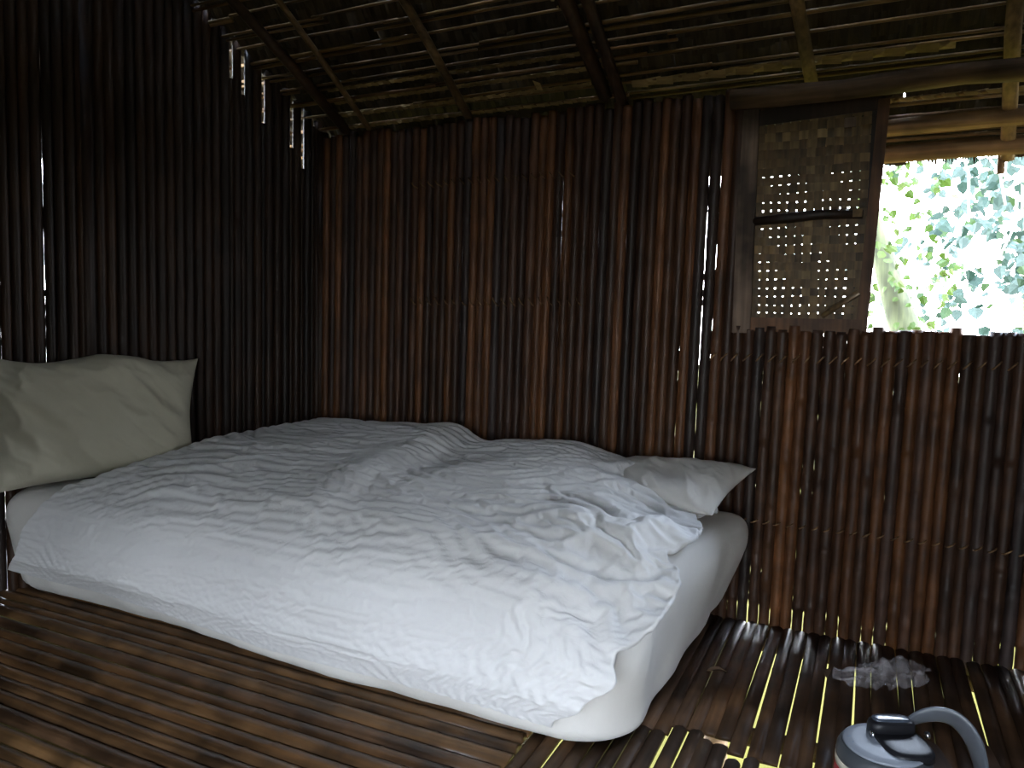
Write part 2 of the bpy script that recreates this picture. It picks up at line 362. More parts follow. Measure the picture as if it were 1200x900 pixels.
rafter(-1.49, 2.745, -1.85, YR+.1, .0165, M_RAFTER, drop=.025)
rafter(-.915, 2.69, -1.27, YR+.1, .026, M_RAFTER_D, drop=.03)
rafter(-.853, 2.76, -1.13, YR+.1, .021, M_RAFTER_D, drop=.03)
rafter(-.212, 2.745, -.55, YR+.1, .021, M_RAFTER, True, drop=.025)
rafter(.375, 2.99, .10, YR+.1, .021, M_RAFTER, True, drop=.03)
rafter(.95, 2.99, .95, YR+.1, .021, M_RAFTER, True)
def log(x0, x1, y, z0, z1, r, mat, name, parent):
    n = 10; pts = [(x0+(x1-x0)*i/n, y+.006*math.sin(i*1.3), z0+(z1-z0)*i/n+.004*math.sin(i*1.9+1)) for i in range(n+1)]
    V, F = tube(pts, [r*(1+.07*math.sin(i*2.7+y*7)) for i in range(n+1)], 12); return obj(name, mesh(name, V, F, mat), parent)
log(-.47, XR+.1, 2.665, 1.795, 1.80, .034, M_LOG, 'top_beam', wall_back)
log(CX-.2, XR+.3, 2.865, 1.705, 1.71, .029, M_LOG_O, 'eave_log', ceiling)
log(CX-.3, XR+.3, 2.955, 1.635, 1.64, .031, M_LOG_O, 'eave_log', ceiling)
log(-4.5, XR+.3, YR, ROOF_Z+ROOF_S*(YB-YR)-.07, ROOF_Z+ROOF_S*(YB-YR)-.07, .04, M_LOG, 'ridge_log', ceiling)
# ragged fringe below the outer log, and the short strip that hangs there
mb = MB(); x = CX-.3
while x < XR+.35:
    ww = rg.uniform(.006, .018); l = rg.uniform(.006, .032); mb.add([(x, 2.99, 1.64), (x+ww, 2.992, 1.64), (x+ww*.6, 2.985, 1.615-l)], [(0, 1, 2)]); x += ww*.7
o = mb.build('thatch_fringe', M_THATCH, ceiling, smooth=False); o['kind'] = 'stuff'
obj('strip_end', mesh('strip_end', *box((.357, 2.985, 1.585), (.022, .006, .06)), M_RAFTER), ceiling)
# a leaf scrap and a row of tie ends seen in the thatch
for (px_, py_) in ((-1.17, 2.62),):
    z = ROOF_Z+ROOF_S*(YB-py_)-.02
    obj('dry_leaf_scrap', mesh('dry_leaf_scrap', [(px_-.015, py_, z), (px_+.012, py_+.01, z-.01), (px_+.02, py_+.02, z-.035), (px_-.005, py_+.02, z-.03)], [(0, 1, 2, 3)], M_BRAID, False), ceiling)
mb = MB()
for k in range(7):
    t = k/6; xx = -1.06+.1*t; yy = 2.36+.15*t; z = ROOF_Z+ROOF_S*(YB-yy)-.018
    mb.add(*tube([(xx-.004, yy, z+.006), (xx, yy+.004, z-.004), (xx+.005, yy+.01, z-.002)], .0035, 5))
mb.build('tie_knots', M_BRAID, ceiling)

# ------------------------------------------------------------------ woven shutter
sh = tag(empty('window_shutter', (-.23, YB+.005, 1.04)), 'dark framed woven bamboo shutter panel standing left of the bright window opening', 'shutter')
def spart(name, V, F, mat, smooth=True):
    V = [Vector(v)-Vector((-.23, YB+.005, 1.04)) for v in V]; return obj(name, mesh(name, V, F, mat, smooth), sh)
SX0, SX1, SZ0, SZ1, SY = -.455, -.012, 1.04, 1.762, YB+.005
V, F = box((-.410, SY-.012, (SZ0+SZ1)/2-.01), (.060, .022, SZ1-SZ0+.03)); spart('frame_post', V, F, M_POST, False)
def quad_bar(x0, z0, x1, z1, wd, dp, y, mat, name):
    d = Vector((x1-x0, 0, z1-z0)); L_ = d.length; d.normalize(); n = Vector((-d.z, 0, d.x)); V = []
    for t in (0, 1):
        c = Vector((x0, y, z0))+d*L_*t
        for a, b_ in ((-1, -1), (1, -1), (1, 1), (-1, 1)): V.append(c+n*a*wd/2+Vector((0, b_*dp/2, 0)))
    F = [(0, 1, 2, 3)[::-1], (4, 5, 6, 7)]+[(k, (k+1) % 4, 4+(k+1) % 4, 4+k) for k in range(4)]
    return spart(name, V, F, mat, False)
quad_bar(-.033, SZ0-.02, -.002, SZ1, .034, .02, SY-.004, M_FRAME, 'frame_post')
quad_bar(-.055, SZ0, -.030, SZ1, .034, .018, SY+.012, M_POLE_OLD, 'frame_post')
quad_bar(-.45, SZ0+.006, -.03, SZ0+.002, .048, .024, SY-.004, M_FRAME, 'frame_rail')
quad_bar(-.38, SZ1-.022, 0, SZ1-.005, .05, .02, SY+.006, M_POLE_OLD, 'frame_rail')
V, F = tube([(-.385, SY-.012, 1.395), (-.28, SY-.014, 1.402), (-.17, SY-.012, 1.410), (-.045, SY-.012, 1.405)], [.014, .017, .016, .014], 8); spart('cross_bar', V, F, M_POLE_OLD)
V, F = tube([(-.155, SY-.012, 1.075), (-.045, SY-.012, 1.155)], [.009, .011], 8); spart('corner_brace', V, F, M_RAFTER)
spart('bark_patch', *box((-.062, SY-.024, 1.408), (.028, .01, .026)), M_RAFTER, False)
spart('bark_patch', *box((-.098, SY-.005, 1.70), (.035, .006, .03)), M_POST, False)
rg = random.Random(2)
wx0, wx1, wz0, wz1 = -.385, -.035, 1.055, 1.745
nvx = 13; nhz = 24; dx = (wx1-wx0)/nvx; dz = (wz1-wz0)/nhz
vgap = [0]*nvx
for j in range(nvx):    # vertical strips
    cx = wx0+(j+.5)*dx; wd = dx*(rg.choice([.80, .84, .98, .99, 1.0]) if j not in (2, 8, 10, 11) else .80); V = []; F = []; ns = nhz*2
    for i in range(ns+1):
        z = wz0+(wz1-wz0)*i/ns; o_ = .0022*math.sin(math.pi*(i/2+j)); s_ = .002*math.sin(i*.3+j)
        V += [(cx-wd/2+s_, SY+o_, z), (cx+wd/2+s_, SY+o_, z)]
    F = [(2*i, 2*i+1, 2*i+3, 2*i+2) for i in range(ns)]
    o = spart('weave_strip', V, F, M_WEAVE)
for i in range(nhz):    # horizontal strips
    cz = wz0+(i+.5)*dz; wd = dz*rg.choice([.82, .86, .97, .98, .99]); V = []
    ns = nvx*2
    for j in range(ns+1):
        x = wx0+(wx1-wx0)*j/ns; o_ = -.0022*math.sin(math.pi*(j/2+i)); s_ = .0015*math.sin(j*.4+i)
        V += [(x, SY+o_, cz-wd/2+s_), (x, SY+o_, cz+wd/2+s_)]
    F = [(2*j, 2*j+1, 2*j+3, 2*j+2) for j in range(ns)]
    o = spart('weave_strip', V, F, M_WEAVE)

# ------------------------------------------------------------------ noise helpers (numpy)
def vnoise(x, y, seed=0):
    """smooth value noise on arrays"""
    r = np.random.RandomState(seed); G = r.rand(64, 64)*2-1
    xi = np.floor(x).astype(int); yi = np.floor(y).astype(int); fx = x-xi; fy = y-yi
    fx = fx*fx*fx*(fx*(fx*6-15)+10); fy = fy*fy*fy*(fy*(fy*6-15)+10)
    g = lambda a, b: G[a % 64, b % 64]
    return (g(xi, yi)*(1-fx)+g(xi+1, yi)*fx)*(1-fy)+(g(xi, yi+1)*(1-fx)+g(xi+1, yi+1)*fx)*fy
def fbm(x, y, seed=0, oc=3):
    s = 0; a = 1
    for i in range(oc): s = s+a*vnoise(x*2**i, y*2**i, seed+i); a *= .5
    return s
def sst(a, b, x): t = np.clip((x-a)/(b-a), 0, 1); return t*t*(3-2*t)
def grid_mesh(name, P, mat, flip=False):
    nu, nv = P.shape[:2]; idx = np.arange(nu*nv).reshape(nu, nv)
    q = np.stack([idx[:-1, :-1], idx[1:, :-1], idx[1:, 1:], idx[:-1, 1:]], -1).reshape(-1, 4)
    if flip: q = q[:, ::-1]
    me = bpy.data.meshes.new(name); me.vertices.add(nu*nv); me.vertices.foreach_set('co', P.reshape(-1).astype(np.float32))
    me.loops.add(q.size); me.loops.foreach_set('vertex_index', q.reshape(-1).astype(np.int32))
    me.polygons.add(len(q)); me.polygons.foreach_set('loop_start', np.arange(0, q.size, 4, dtype=np.int32))
    me.update(calc_edges=True); me.polygons.foreach_set('use_smooth', [True]*len(q)); me.materials.append(mat); me.validate()
    return me
def normals(P):
    du = np.gradient(P, axis=0); dv = np.gradient(P, axis=1); n = np.cross(du, dv); return n/(np.linalg.norm(n, axis=-1, keepdims=True)+1e-9)

def buckle(base, n, comp_u, comp_v, iters, lo, hi, kb=.02, kt=.01, bend=.12, seed=1, amp=.004, nscale=(10, 30), start=None):
    """position-based cloth: rest lengths longer than the surface so it buckles into real folds over it"""
    P = base.copy() if start is None else start
    nu, nv = P.shape[:2]
    U, Vv = np.meshgrid(np.linspace(0, 1, nu), np.linspace(0, 1, nv), indexing='ij')
    Vv = Vv+.15*fbm(U*3+5, Vv*3, seed+20, 2)+.16*U; U = U+.05*fbm(U*6, Vv*6+3, seed+30, 2)
    P = P+n*(amp*(fbm(U*nscale[0], Vv*nscale[1], seed)))[..., None]
    def rest(sl1, sl2, c): return np.linalg.norm(base[sl1]-base[sl2], axis=-1)*c
    S = slice
    cons = []
    def addc(a, b, cu, k):
        c = .5*(cu[a]+cu[b]); cons.append((a, b, rest(a, b, c), k))
    for par in (0, 1):
        ua = nu-1-((nu-1-par) % 2); a = (S(par, ua, 2), S(None)); b = (S(par+1, ua+1, 2), S(None)); addc(a, b, comp_u, 1)
        va = nv-1-((nv-1-par) % 2); a = (S(None), S(par, va, 2)); b = (S(None), S(par+1, va+1, 2)); addc(a, b, comp_v, 1)
    cm = np.sqrt((comp_u**2+comp_v**2)/2)
    for par in (0, 1):
        ua = nu-1-((nu-1-par) % 2)
        addc((S(par, ua, 2), S(0, nv-1)), (S(par+1, ua+1, 2), S(1, nv)), cm, .35)
        addc((S(par, ua, 2), S(1, nv)), (S(par+1, ua+1, 2), S(0, nv-1)), cm, .35)
    bends = []
    for ax in (0, 1):
        for st in (0, 1, 2, 3):
            m_ = (nu if ax == 0 else nv)
            e = st+((m_-st-2+3)//4)*4
            i0 = np.arange(st, m_-2, 4)
            if ax == 0: a = (S(st, m_-2, 4), S(None)); b = (S(st+2, m_, 4), S(None)); cc = comp_u
            else: a = (S(None), S(st, m_-2, 4)); b = (S(None), S(st+2, m_, 4)); cc = comp_v
            sh_a = P[a].shape[ax]; sh_b = P[b].shape[ax]; assert sh_a == sh_b
            bends.append((a, b, rest(a, b, .5*(cc[a]+cc[b])), bend))
    for it in range(iters):
        for a, b, r, k in cons:
            d = P[b]-P[a]; L = np.sqrt((d*d).sum(-1))+1e-9; c = d*(k*.5*(L-r)/L)[..., None]
            P[a] += c; P[b] -= c
        for a, b, r, k in bends:
            d = P[b]-P[a]; L = np.sqrt((d*d).sum(-1))+1e-9; c = d*(k*.5*(L-r)/L)[..., None]
            P[a] += c; P[b] -= c
        D = P-base; h = (D*n).sum(-1, keepdims=True); T = D-n*h
        h = h*(1-kb); h = np.clip(h, lo[..., None], hi[..., None]); P = base+n*h+T*(1-kt)
    return P

# ------------------------------------------------------------------ mattress with fitted sheet
def wall_x(y): return float(np.interp(y, [YF, 1.2, 1.9, YB], [-3.7, -3.35, -2.72, CX]))
MZ = .415
def mattress_mesh():
    # plan outline (right edge at mid height), rounded near corner
    def outline(inset, z):
        t = z/MZ; y0 = 1.625+.035*(1-t)**2-.015*math.sin(math.pi*t)+inset; yu = .05*(1-t)**.7; y1 = 2.655-inset; pts = []
        xr = lambda y: -.50+(.045+.145*sst(1.75, 2.6, y))*t**.8+.012*math.sin(math.pi*t)-inset
        xl = lambda y: wall_x(y)+.042+inset*.3
        R1 = max(.02, .17-inset*.6); R2 = max(.015, .06-inset*.5)
        n = 60
        for i in range(n+1): y = y0+.06+(y1-y0-.12)*(1-i/n); pts.append((xl(y), y))
        x0 = pts[-1][0]
        pts.append((x0+.01, y0+yu+.02)); pts.append((x0+.05, y0+yu))
        for i in range(1, 90): x_ = x0+.05+(xr(y0)-R1-x0-.05)*i/90; pts.append((x_, y0+yu*float(sst(-1.3, -2.1, x_))))
        for i in range(13): a = math.pi/2*i/12; pts.append((xr(y0+R1)-R1+R1*math.sin(a), y0+R1-R1*math.cos(a)))
        for i in range(1, 60): y = y0+R1+(y1-R2-y0-R1)*i/60; pts.append((xr(y), y))
        for i in range(7): a = math.pi/2*i/6; pts.append((xr(y1)-R2+R2*math.cos(a), y1-R2+R2*math.sin(a)))
        x1 = xl(pts[0][1])+.03
        for i in range(1, 70): pts.append((xr(y1)-R2+(x1-xr(y1)+R2)*i/70, y1))
        return pts
    rings = []
    for z, ins in ((-.0, .03), (.012, .008), (.04, 0), (.08, 0), (.13, 0), (.18, 0), (.23, 0), (.28, 0), (.32, .003), (.35, .012), (.38, .028), (.40, .05), (.411, .08), (MZ, .12), (MZ+.003, .17), (MZ+.005, .23), (MZ+.006, .3), (MZ+.006, .38), (MZ+.006, .46)):
        rings.append([(x, y, z) for x, y in outline(ins, min(z, MZ))])
    m = len(rings[0]); V = []; F = []
    for k, r in enumerate(rings):
        for i, (x, y, z) in enumerate(r):
            p = Vector((x, y, z)); s = i/m
            zz = z/MZ
            # soft vertical and diagonal drag folds of the sheet on its sides, low slack hem
            a = mnoise.noise(Vector((x*7+z*4, y*7, z*3)))*.012+mnoise.noise(Vector((x*18+z*9, y*18-z*7, z*6+5)))*.0045
            a += .014*math.exp(-((z-.055-.03*math.sin(x*5+y*4))/.03)**2)
            cx_, cy_ = -1.6, 2.14; dn = Vector((x-cx_ if x > -.7 else 0, y-cy_, 0)); dn = dn.normalized() if dn.length else dn
            fall = 1 if z < MZ*.9 else .3
            if y < 2.6 and z > .005: p += dn*a*fall
            if z >= .38: p.z += mnoise.noise(Vector((x*5, y*5, 2)))*.006+mnoise.noise(Vector((x*16+y*10, y*9, 7)))*.0022
            p.z = max(p.z, .001)
            # near right corner of the foam slumps
            dc = math.hypot((x+.45), (y-1.65)); p.z -= .11*(p.z/MZ)*math.exp(-(dc/.20)**2)
            V.append(p)
    for k in range(len(rings)-1):
        for i in range(m): F.append((k*m+i, k*m+(i+1) % m, (k+1)*m+(i+1) % m, (k+1)*m+i))
    F.append(tuple((len(rings)-1)*m+i for i in range(m)))
    F.append(tuple(range(m))[::-1])
    return mesh('mattress', V, F, M_SHEET)
mat_o = obj('mattress', mattress_mesh()); tag(mat_o, 'thick low mattress in a pale fitted sheet lying directly on the bamboo floor', 'mattress')
ss = mat_o.modifiers.new('s', 'SUBSURF'); ss.levels = ss.render_levels = 1

# ------------------------------------------------------------------ duvet
def interp(xs, ys, x):
    # smooth (pchip-like) interpolation by cubic smoothing of a linear table
    xx = np.linspace(xs[0], xs[-1], 400); yy = np.interp(xx, xs, ys); k = np.ones(17)/17
    yp = np.concatenate([np.full(8, yy[0]), yy, np.full(8, yy[-1])]); yy2 = np.convolve(yp, k, 'valid'); yy2[0] = yy[0]; yy2[-1] = yy[-1]
    return np.interp(x, xx, yy2)
def duvet_base(nu, nv):
    T = np.linspace(0, 1, nv)     # 0 = back edge, 1 = front hem
    ts = [0, .04, .10, .22, .38, .52, .64, .72, .80, .90, 1]
    Yc = [2.63, 2.64, 2.56, 2.38, 2.13, 1.90, 1.71, 1.60, 1.548, 1.550, 1.590]
    Y = interp(ts, Yc, T)
    xl = interp(ts, [-2.20, -2.20, -2.22, -2.26, -2.36, -2.42, -2.48, -2.55, -2.61, -2.66, -2.75], T)
    xr = interp(ts, [-.62, -.60, -.55, -.44, -.42, -.42, -.41, -.45, -.50, -.57, -.65], T)
    u = np.linspace(0, 1, nu); xr = xr+.016*np.sin(T*31+1)*sst(.1, .3, T)*sst(1, .9, T)+.010*np.sin(T*57); X = xl[None]*(1-u[:, None])+xr[None]*u[:, None]
    rx = [-2.9, -2.45, -2.25, -1.95, -1.62, -1.44, -1.33, -1.22, -.95, -.70, -.45, -.3]
    rz = [.52, .59, .625, .625, .632, .655, .585, .61, .61, .555, .47, .46]
    ridge = interp(rx, rz, X)
    # height table per t relative to ridge and front
    f = interp(ts, [0, .5, 1, .93, .76, .45, .18, 0, 0, 0, 0], T)[None]
    zf = interp(ts, [.43, .45, .45, .46, .46, .47, .462, .405, .30, .17, .085], T)[None]
    Z = zf+(ridge-.46)*f
    # low loft and slack in broad swells
    top = sst(.78, .62, T)[None]
    Z = Z+top*(.018*fbm(X*2.2+3, Y[None]*2.6*np.ones_like(X), 3, 2))
    Yg = np.broadcast_to(Y[None], X.shape).copy()
    Yg += (1-top)*(.018*fbm(X*2.3+9, Z*3, 8, 2))
    # hem follows the floor a little higher at the left
    Z += sst(.80, 1, T)[None]*(.042*sst(-1.4, -2.4, X))
    # heaped folds where the loose end is pushed together
    endz = sst(.62, .12, xr[None]-X)*sst(.06, .2, T)[None]*sst(.86, .66, T)[None]
    ph = (Yg*22+(xr[None]-X)*9+2.2*fbm(X*5, Yg*5, 51, 2))
    Z = Z+endz*(.017*np.cos(ph)*np.abs(np.cos(ph*.5+X*8))+.012)
    Yg = Yg+endz*.008*np.sin(ph)
    # ends roll down to the sheet
    er = sst(0, .10, (xr[None]-X)); el = sst(0, .09, (X-xl[None]))
    lim = MZ+.034+.02*sst(.3, .05, xr[None]-X)
    Z = np.where(Z > lim, lim+(Z-lim)*(.25+.75*np.minimum(er, el)), Z)
    # near right corner follows the slumped mattress corner
    dc = np.hypot(X+.45, Yg-1.65); Z -= .11*np.clip(Z/MZ, 0, 1)*np.exp(-(dc/.20)**2)
    Yg += .02*np.exp(-(dc/.16)**2)
    return np.stack([X, Yg, Z], -1)
def upsample(P, nu, nv):
    a, b = P.shape[:2]; ui = np.linspace(0, a-1, nu); vi = np.linspace(0, b-1, nv)
    u0 = np.minimum(ui.astype(int), a-2); v0 = np.minimum(vi.astype(int), b-2); fu = (ui-u0)[:, None, None]; fv = (vi-v0)[None, :, None]
    g = lambda i, j: P[i][:, j]
    return (g(u0, v0)*(1-fu)+g(u0+1, v0)*fu)*(1-fv)+(g(u0, v0+1)*(1-fu)+g(u0+1, v0+1)*fu)*fv
def duvet():
    nu, nv = 172, 116
    B = duvet_base(nu, nv); n = -normals(B); n = np.where(n[..., 2:3]*0+np.sum(n*np.array([0, -.3, 1]), -1, keepdims=True) < 0, -n, n)
    U, T = np.meshgrid(np.linspace(0, 1, nu), np.linspace(0, 1, nv), indexing='ij')
    def comp(U, T):
        top = sst(.76, .60, T); right = sst(.80, .95, U)
        msk = np.clip(.85+1.1*fbm(U*5+1, T*4+2, 41, 2), .2, 1.7)
        cv = 1+.070*top*msk+.012+.04*right*sst(.9, .7, T)
        cu = 1+.008+.008*top*np.clip(1.6-msk, .3, 1.5)+.05*right
        return cu, cv, top, right
    cu, cv, top, right = comp(U, T)
    lo = -.004-.004*top; hi = .012+.026*top+.024*right
    P = buckle(B, n, cu, cv, 170, lo, hi, seed=4, amp=.007, nscale=(8, 22), bend=.13, kb=.012)
    nu2, nv2 = 362, 242
    B2 = upsample(B, nu2, nv2); n2 = upsample(n, nu2, nv2); n2 /= np.linalg.norm(n2, axis=-1, keepdims=True); P2 = upsample(P, nu2, nv2)
    U, T = np.meshgrid(np.linspace(0, 1, nu2), np.linspace(0, 1, nv2), indexing='ij'); cu, cv, top, right = comp(U, T)
    P2 = buckle(P2.copy(), n2, cu*0+1.012+.012*right, cv*0+1.014+.030*top, 80, lo=-.005+0*top, hi=.007+.009*top, seed=9, amp=.0016, nscale=(34, 50), bend=.12, kb=.01)
    return P2
PD = duvet()
dv = obj('duvet', grid_mesh('duvet', PD, M_DUVET, flip=True)); tag(dv, 'rumpled white duvet spread across the mattress and hanging over its front edge', 'duvet')
so = dv.modifiers.new('thick', 'SOLIDIFY'); so.thickness = .014; so.offset = -1
sm = dv.modifiers.new('s', 'SUBSURF'); sm.levels = sm.render_levels = 1

# ------------------------------------------------------------------ pillows
def pillow(name, corners, th, label, group=None, folds=1.0, seed=1, n=90, m=60, sag=.0, ear=1.0, wave=0, mat=M_PILLOW):
    """corners: bl, br, tr, tl (Vectors). lens-shaped cushion with pinched corners and drag folds"""
    bl, br, tr, tl = [np.array(c, float) for c in corners]
    s, t = np.meshgrid(np.linspace(-1, 1, n), np.linspace(-1, 1, m), indexing='ij')
    # corners stay sharp, sides drawn in
    sx = s*(1-.075*(1-np.abs(t)**1.6*ear)*(s*s)); ty = t*(1-.09*(1-np.abs(s)**2.2*ear)*(t*t))
    a = (sx+1)/2; b = (ty+1)/2
    base = (bl*((1-a)*(1-b))[..., None]+br*(a*(1-b))[..., None]+tr*(a*b)[..., None]+tl*((1-a)*b)[..., None])
    nrm = np.cross(br-bl, tl-bl); nrm /= np.linalg.norm(nrm)
    prof = (np.clip(1-s**4, 0, 1)**.62)*(np.clip(1-t**4, 0, 1)**.55); prof *= (1-.25*(s*s+t*t)/2)
    w1 = s*2.1+t*1.1; fold = np.exp(-((np.mod(w1*1.1+.5*fbm(s*2, t*2, seed), 1)-.5)/.16)**2)
    fold2 = np.abs(fbm(s*2.6+t*1.5+7, t*.8-s*.3+5, seed+3, 2))+.25*np.abs(fbm(s*6+t*4, t*3, seed+5, 2))
    disp = folds*(.006*fold*np.clip(np.abs(s)+.2, 0, 1)+.018*(.5-fold2))*np.clip(prof*1.4, 0, 1)
    base[..., 2] += wave*(b**3)*(.020*np.cos(s*5.2-.6)-.012*(s>.75)*(s-.75)/.25)
    front = base+nrm*(prof*th*.62+disp)[..., None]; back = base-nrm*(prof*th*.38)[..., None]
    front[..., 2] -= sag*prof
    me1 = grid_mesh(name, front, mat); bm = bmesh.new(); bm.from_mesh(me1)
    me2 = grid_mesh(name, back, mat, flip=True); bm.from_mesh(me2); bmesh.ops.remove_doubles(bm, verts=bm.verts, dist=.0012)
    bmesh.ops.recalc_face_normals(bm, faces=bm.faces)
    bm.to_mesh(me1); bm.free(); me1.polygons.foreach_set('use_smooth', [True]*len(me1.polygons))
    o = obj(name, me1); tag(o, label, 'pillow', group); md = o.modifiers.new('s', 'SUBSURF'); md.levels = md.render_levels = 1
    return o
def offp(y, d, z):   # point d in front of the left wall
    n = Vector((1, -.75, 0)).normalized(); return Vector((wall_x(y), y, z))+n*d
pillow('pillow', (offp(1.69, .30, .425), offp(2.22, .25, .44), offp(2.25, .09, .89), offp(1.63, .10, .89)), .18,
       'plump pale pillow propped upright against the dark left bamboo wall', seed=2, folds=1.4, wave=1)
pillow('pillow', ((-.84, 2.26, .480), (-.40, 2.24, .475), (-.325, 2.62, .56), (-.84, 2.64, .54)), .085,
       'flat white pillow at the right end of the bed with one pointed corner sticking out', seed=5, folds=.8, n=70, m=50, mat=M_SHEET)

# ------------------------------------------------------------------ jug
JX, JY, JZ = 0, 0, 0
def from_px(x, y, depth):
    d = _r*((x-600)/880)+_u*((450-y)/880)+_f; return Vector((0, 0, EYE))+d*depth
jc = from_px(1036, 873, 1.31)
jug = tag(empty('drink_jug', (jc.x, jc.y, .0)), 'red drink jug with grey and black lid and loop handle standing on the floor', 'jug')
JH = jc.z
M_RED = plain('red_plastic', (.35, .012, .018), .35); M_CREAM = plain('cream_plastic', (.5, .46, .36), .5)
M_GREY = plain('grey_plastic', (.20, .22, .255), .5); M_DGREY = plain('dark_grey_plastic', (.045, .05, .055), .42); M_BLACK = plain('black_gloss_plastic', (.010, .010, .012), .42, spec=.25)
M_STEEL = plain('satin_steel_pin', (.6, .62, .65), .25, metal=1); M_PRINT = plain('blue_grey_print', (.10, .14, .22), .6)
def lathe(name, prof, mat, parent, n=48, sm=True):
    V = []; F = []; m = len(prof)
    for i, (r, z) in enumerate(prof):
        for k in range(n): a = 2*math.pi*k/n; V.append((r*math.cos(a), r*math.sin(a), z))
    for i in range(m-1):
        for k in range(n): F.append((i*n+k, i*n+(k+1) % n, (i+1)*n+(k+1) % n, (i+1)*n+k))
    F.append(tuple(range(n))[::-1]); F.append(tuple((m-1)*n+k for k in range(n)))
    o = obj(name, mesh(name, V, F, mat, sm), parent)
    return o
lathe('body', [(.070, .001), (.075, .006), (.0785, .02), (.0785, JH-.06), (.077, JH-.046), (.072, JH-.040)], M_RED, jug)
lathe('collar', [(.071, JH-.043), (.0775, JH-.041), (.0775, JH-.030), (.072, JH-.026)], M_CREAM, jug)
lid = lathe('lid', [(.073, JH-.028), (.0765, JH-.027), (.077, JH-.022), (.0755, JH-.012), (.071, JH-.004), (.066, JH)], M_DGREY, jug)
# light grey crescent inlay on the lid top
inl = lathe('lid_inlay', [(.067, JH-.001), (.067, JH+.0015), (.064, JH+.004), (.05, JH+.0055), (.02, JH+.0065)], M_GREY, lid)
ra = math.atan2(_r.y, _r.x)      # direction that reads as "right" from where the jug faces
def L2(u, v, z): # u to the handle side, v away
    return Vector((u*math.cos(ra)-v*math.sin(ra), u*math.sin(ra)+v*math.cos(ra), z))
def rounded_slab(name, cu, cv, hu, hv, z0, z1, mat, parent, pw=3.2, n=40, dome=.25):
    V = []; F = []; lv = [(z0, 1.0), (z0+(z1-z0)*.6, 1.0), (z0+(z1-z0)*.88, .95), (z1, .82), (z1+.001, .5)]
    for z, k in lv:
        for i in range(n):
            a = 2*math.pi*i/n; c, s = math.cos(a), math.sin(a); rr = (abs(c)**pw+abs(s)**pw)**(-1/pw)
            V.append(L2(cu+hu*k*rr*c, cv+hv*k*rr*s, z))
    for i in range(len(lv)-1):
        for k in range(n): F.append((i*n+k, i*n+(k+1) % n, (i+1)*n+(k+1) % n, (i+1)*n+k))
    F.append(tuple(range(n))[::-1]); F.append(tuple((len(lv)-1)*n+k for k in range(n)))
    return obj(name, mesh(name, V, F, mat), parent)
sb_ = rounded_slab('spout_base', .030, -.005, .042, .050, JH-.004, JH+.012, M_BLACK, jug)
cap = rounded_slab('spout_cap', .026, .030, .040, .019, JH+.008, JH+.030, M_BLACK, jug)
capt = rounded_slab('cap_top', .026, .032, .033, .013, JH+.029, JH+.0335, plain('blue_black_plastic', (.045, .055, .075), .18), cap)
for cu in (-.018, .078):
    obj('hinge_pin', mesh('hinge_pin', *tube([L2(cu, .012, JH+.012), L2(cu+.006, .012, JH+.012)], .006, 12), M_STEEL), sb_)
# loop handle: wide flat strap
prof = [(.060, .045, JH+.012), (.085, .050, JH+.024), (.115, .045, JH+.033), (.142, .034, JH+.030), (.158, .015, JH+.012), (.160, -.010, JH-.012), (.148, -.040, JH-.035), (.120, -.065, JH-.050), (.085, -.075, JH-.052), (.055, -.06, JH-.04)]
def catmull(P, k=6):
    P = [Vector(p) for p in P]; out = []
    for i in range(len(P)-1):
        a, b, c, d = P[max(i-1, 0)], P[i], P[i+1], P[min(i+2, len(P)-1)]
        for q in range(k):
            t = q/k; out.append(.5*((2*b)+(c-a)*t+(2*a-5*b+4*c-d)*t*t+(3*b-a-3*c+d)*t**3))
    out.append(P[-1]); return out
hp = catmull([L2(*p) for p in prof]); V = []; F = []; ctr = L2(.07, -.01, JH-.005)
for i, p in enumerate(hp):
    d = (hp[min(i+1, len(hp)-1)]-hp[max(i-1, 0)]).normalized(); outv = (p-ctr); outv = (outv-d*outv.dot(d)).normalized(); sd = d.cross(outv)
    wd = .008+.014*math.sin(math.pi*min(1, i/len(hp)*1.15))**.7; tk = .0045
    for a, b_ in ((-1, -.4), (-.7, -1), (.7, -1), (1, -.4), (1, .4), (.7, 1), (-.7, 1), (-1, .4)): V.append(p+sd*a*wd+outv*b_*tk)
for i in range(len(hp)-1):
    for k in range(8): F.append((i*8+k, i*8+(k+1) % 8, (i+1)*8+(k+1) % 8, (i+1)*8+k))
F.append(tuple(range(8))[::-1]); F.append(tuple((len(hp)-1)*8+k for k in range(8)))
hd = obj('handle', mesh('handle', V, F, plain('slate_plastic', (.085, .095, .11), .35)), jug)
mb = MB()     # small worn print on the crescent
for i, (u, v, a, l) in enumerate(((-.052, .018, .2, .010), (-.050, .010, 1.4, .012), (-.050, .002, .3, .010), (-.047, -.006, 1.5, .011), (-.045, -.014, .2, .010), (-.041, -.021, 1.2, .011), (-.036, -.027, .3, .009))):
    c = L2(u, v, JH+.0052); du = L2(math.cos(a), math.sin(a), 0)*l/2; dn = L2(-math.sin(a), math.cos(a), 0)*.0012
    mb.add([c-du-dn, c+du-dn, c+du+dn, c-du+dn], [(0, 1, 2, 3)])
mb.build('worn_print', M_PRINT, lid, smooth=False)['kind'] = 'stuff'

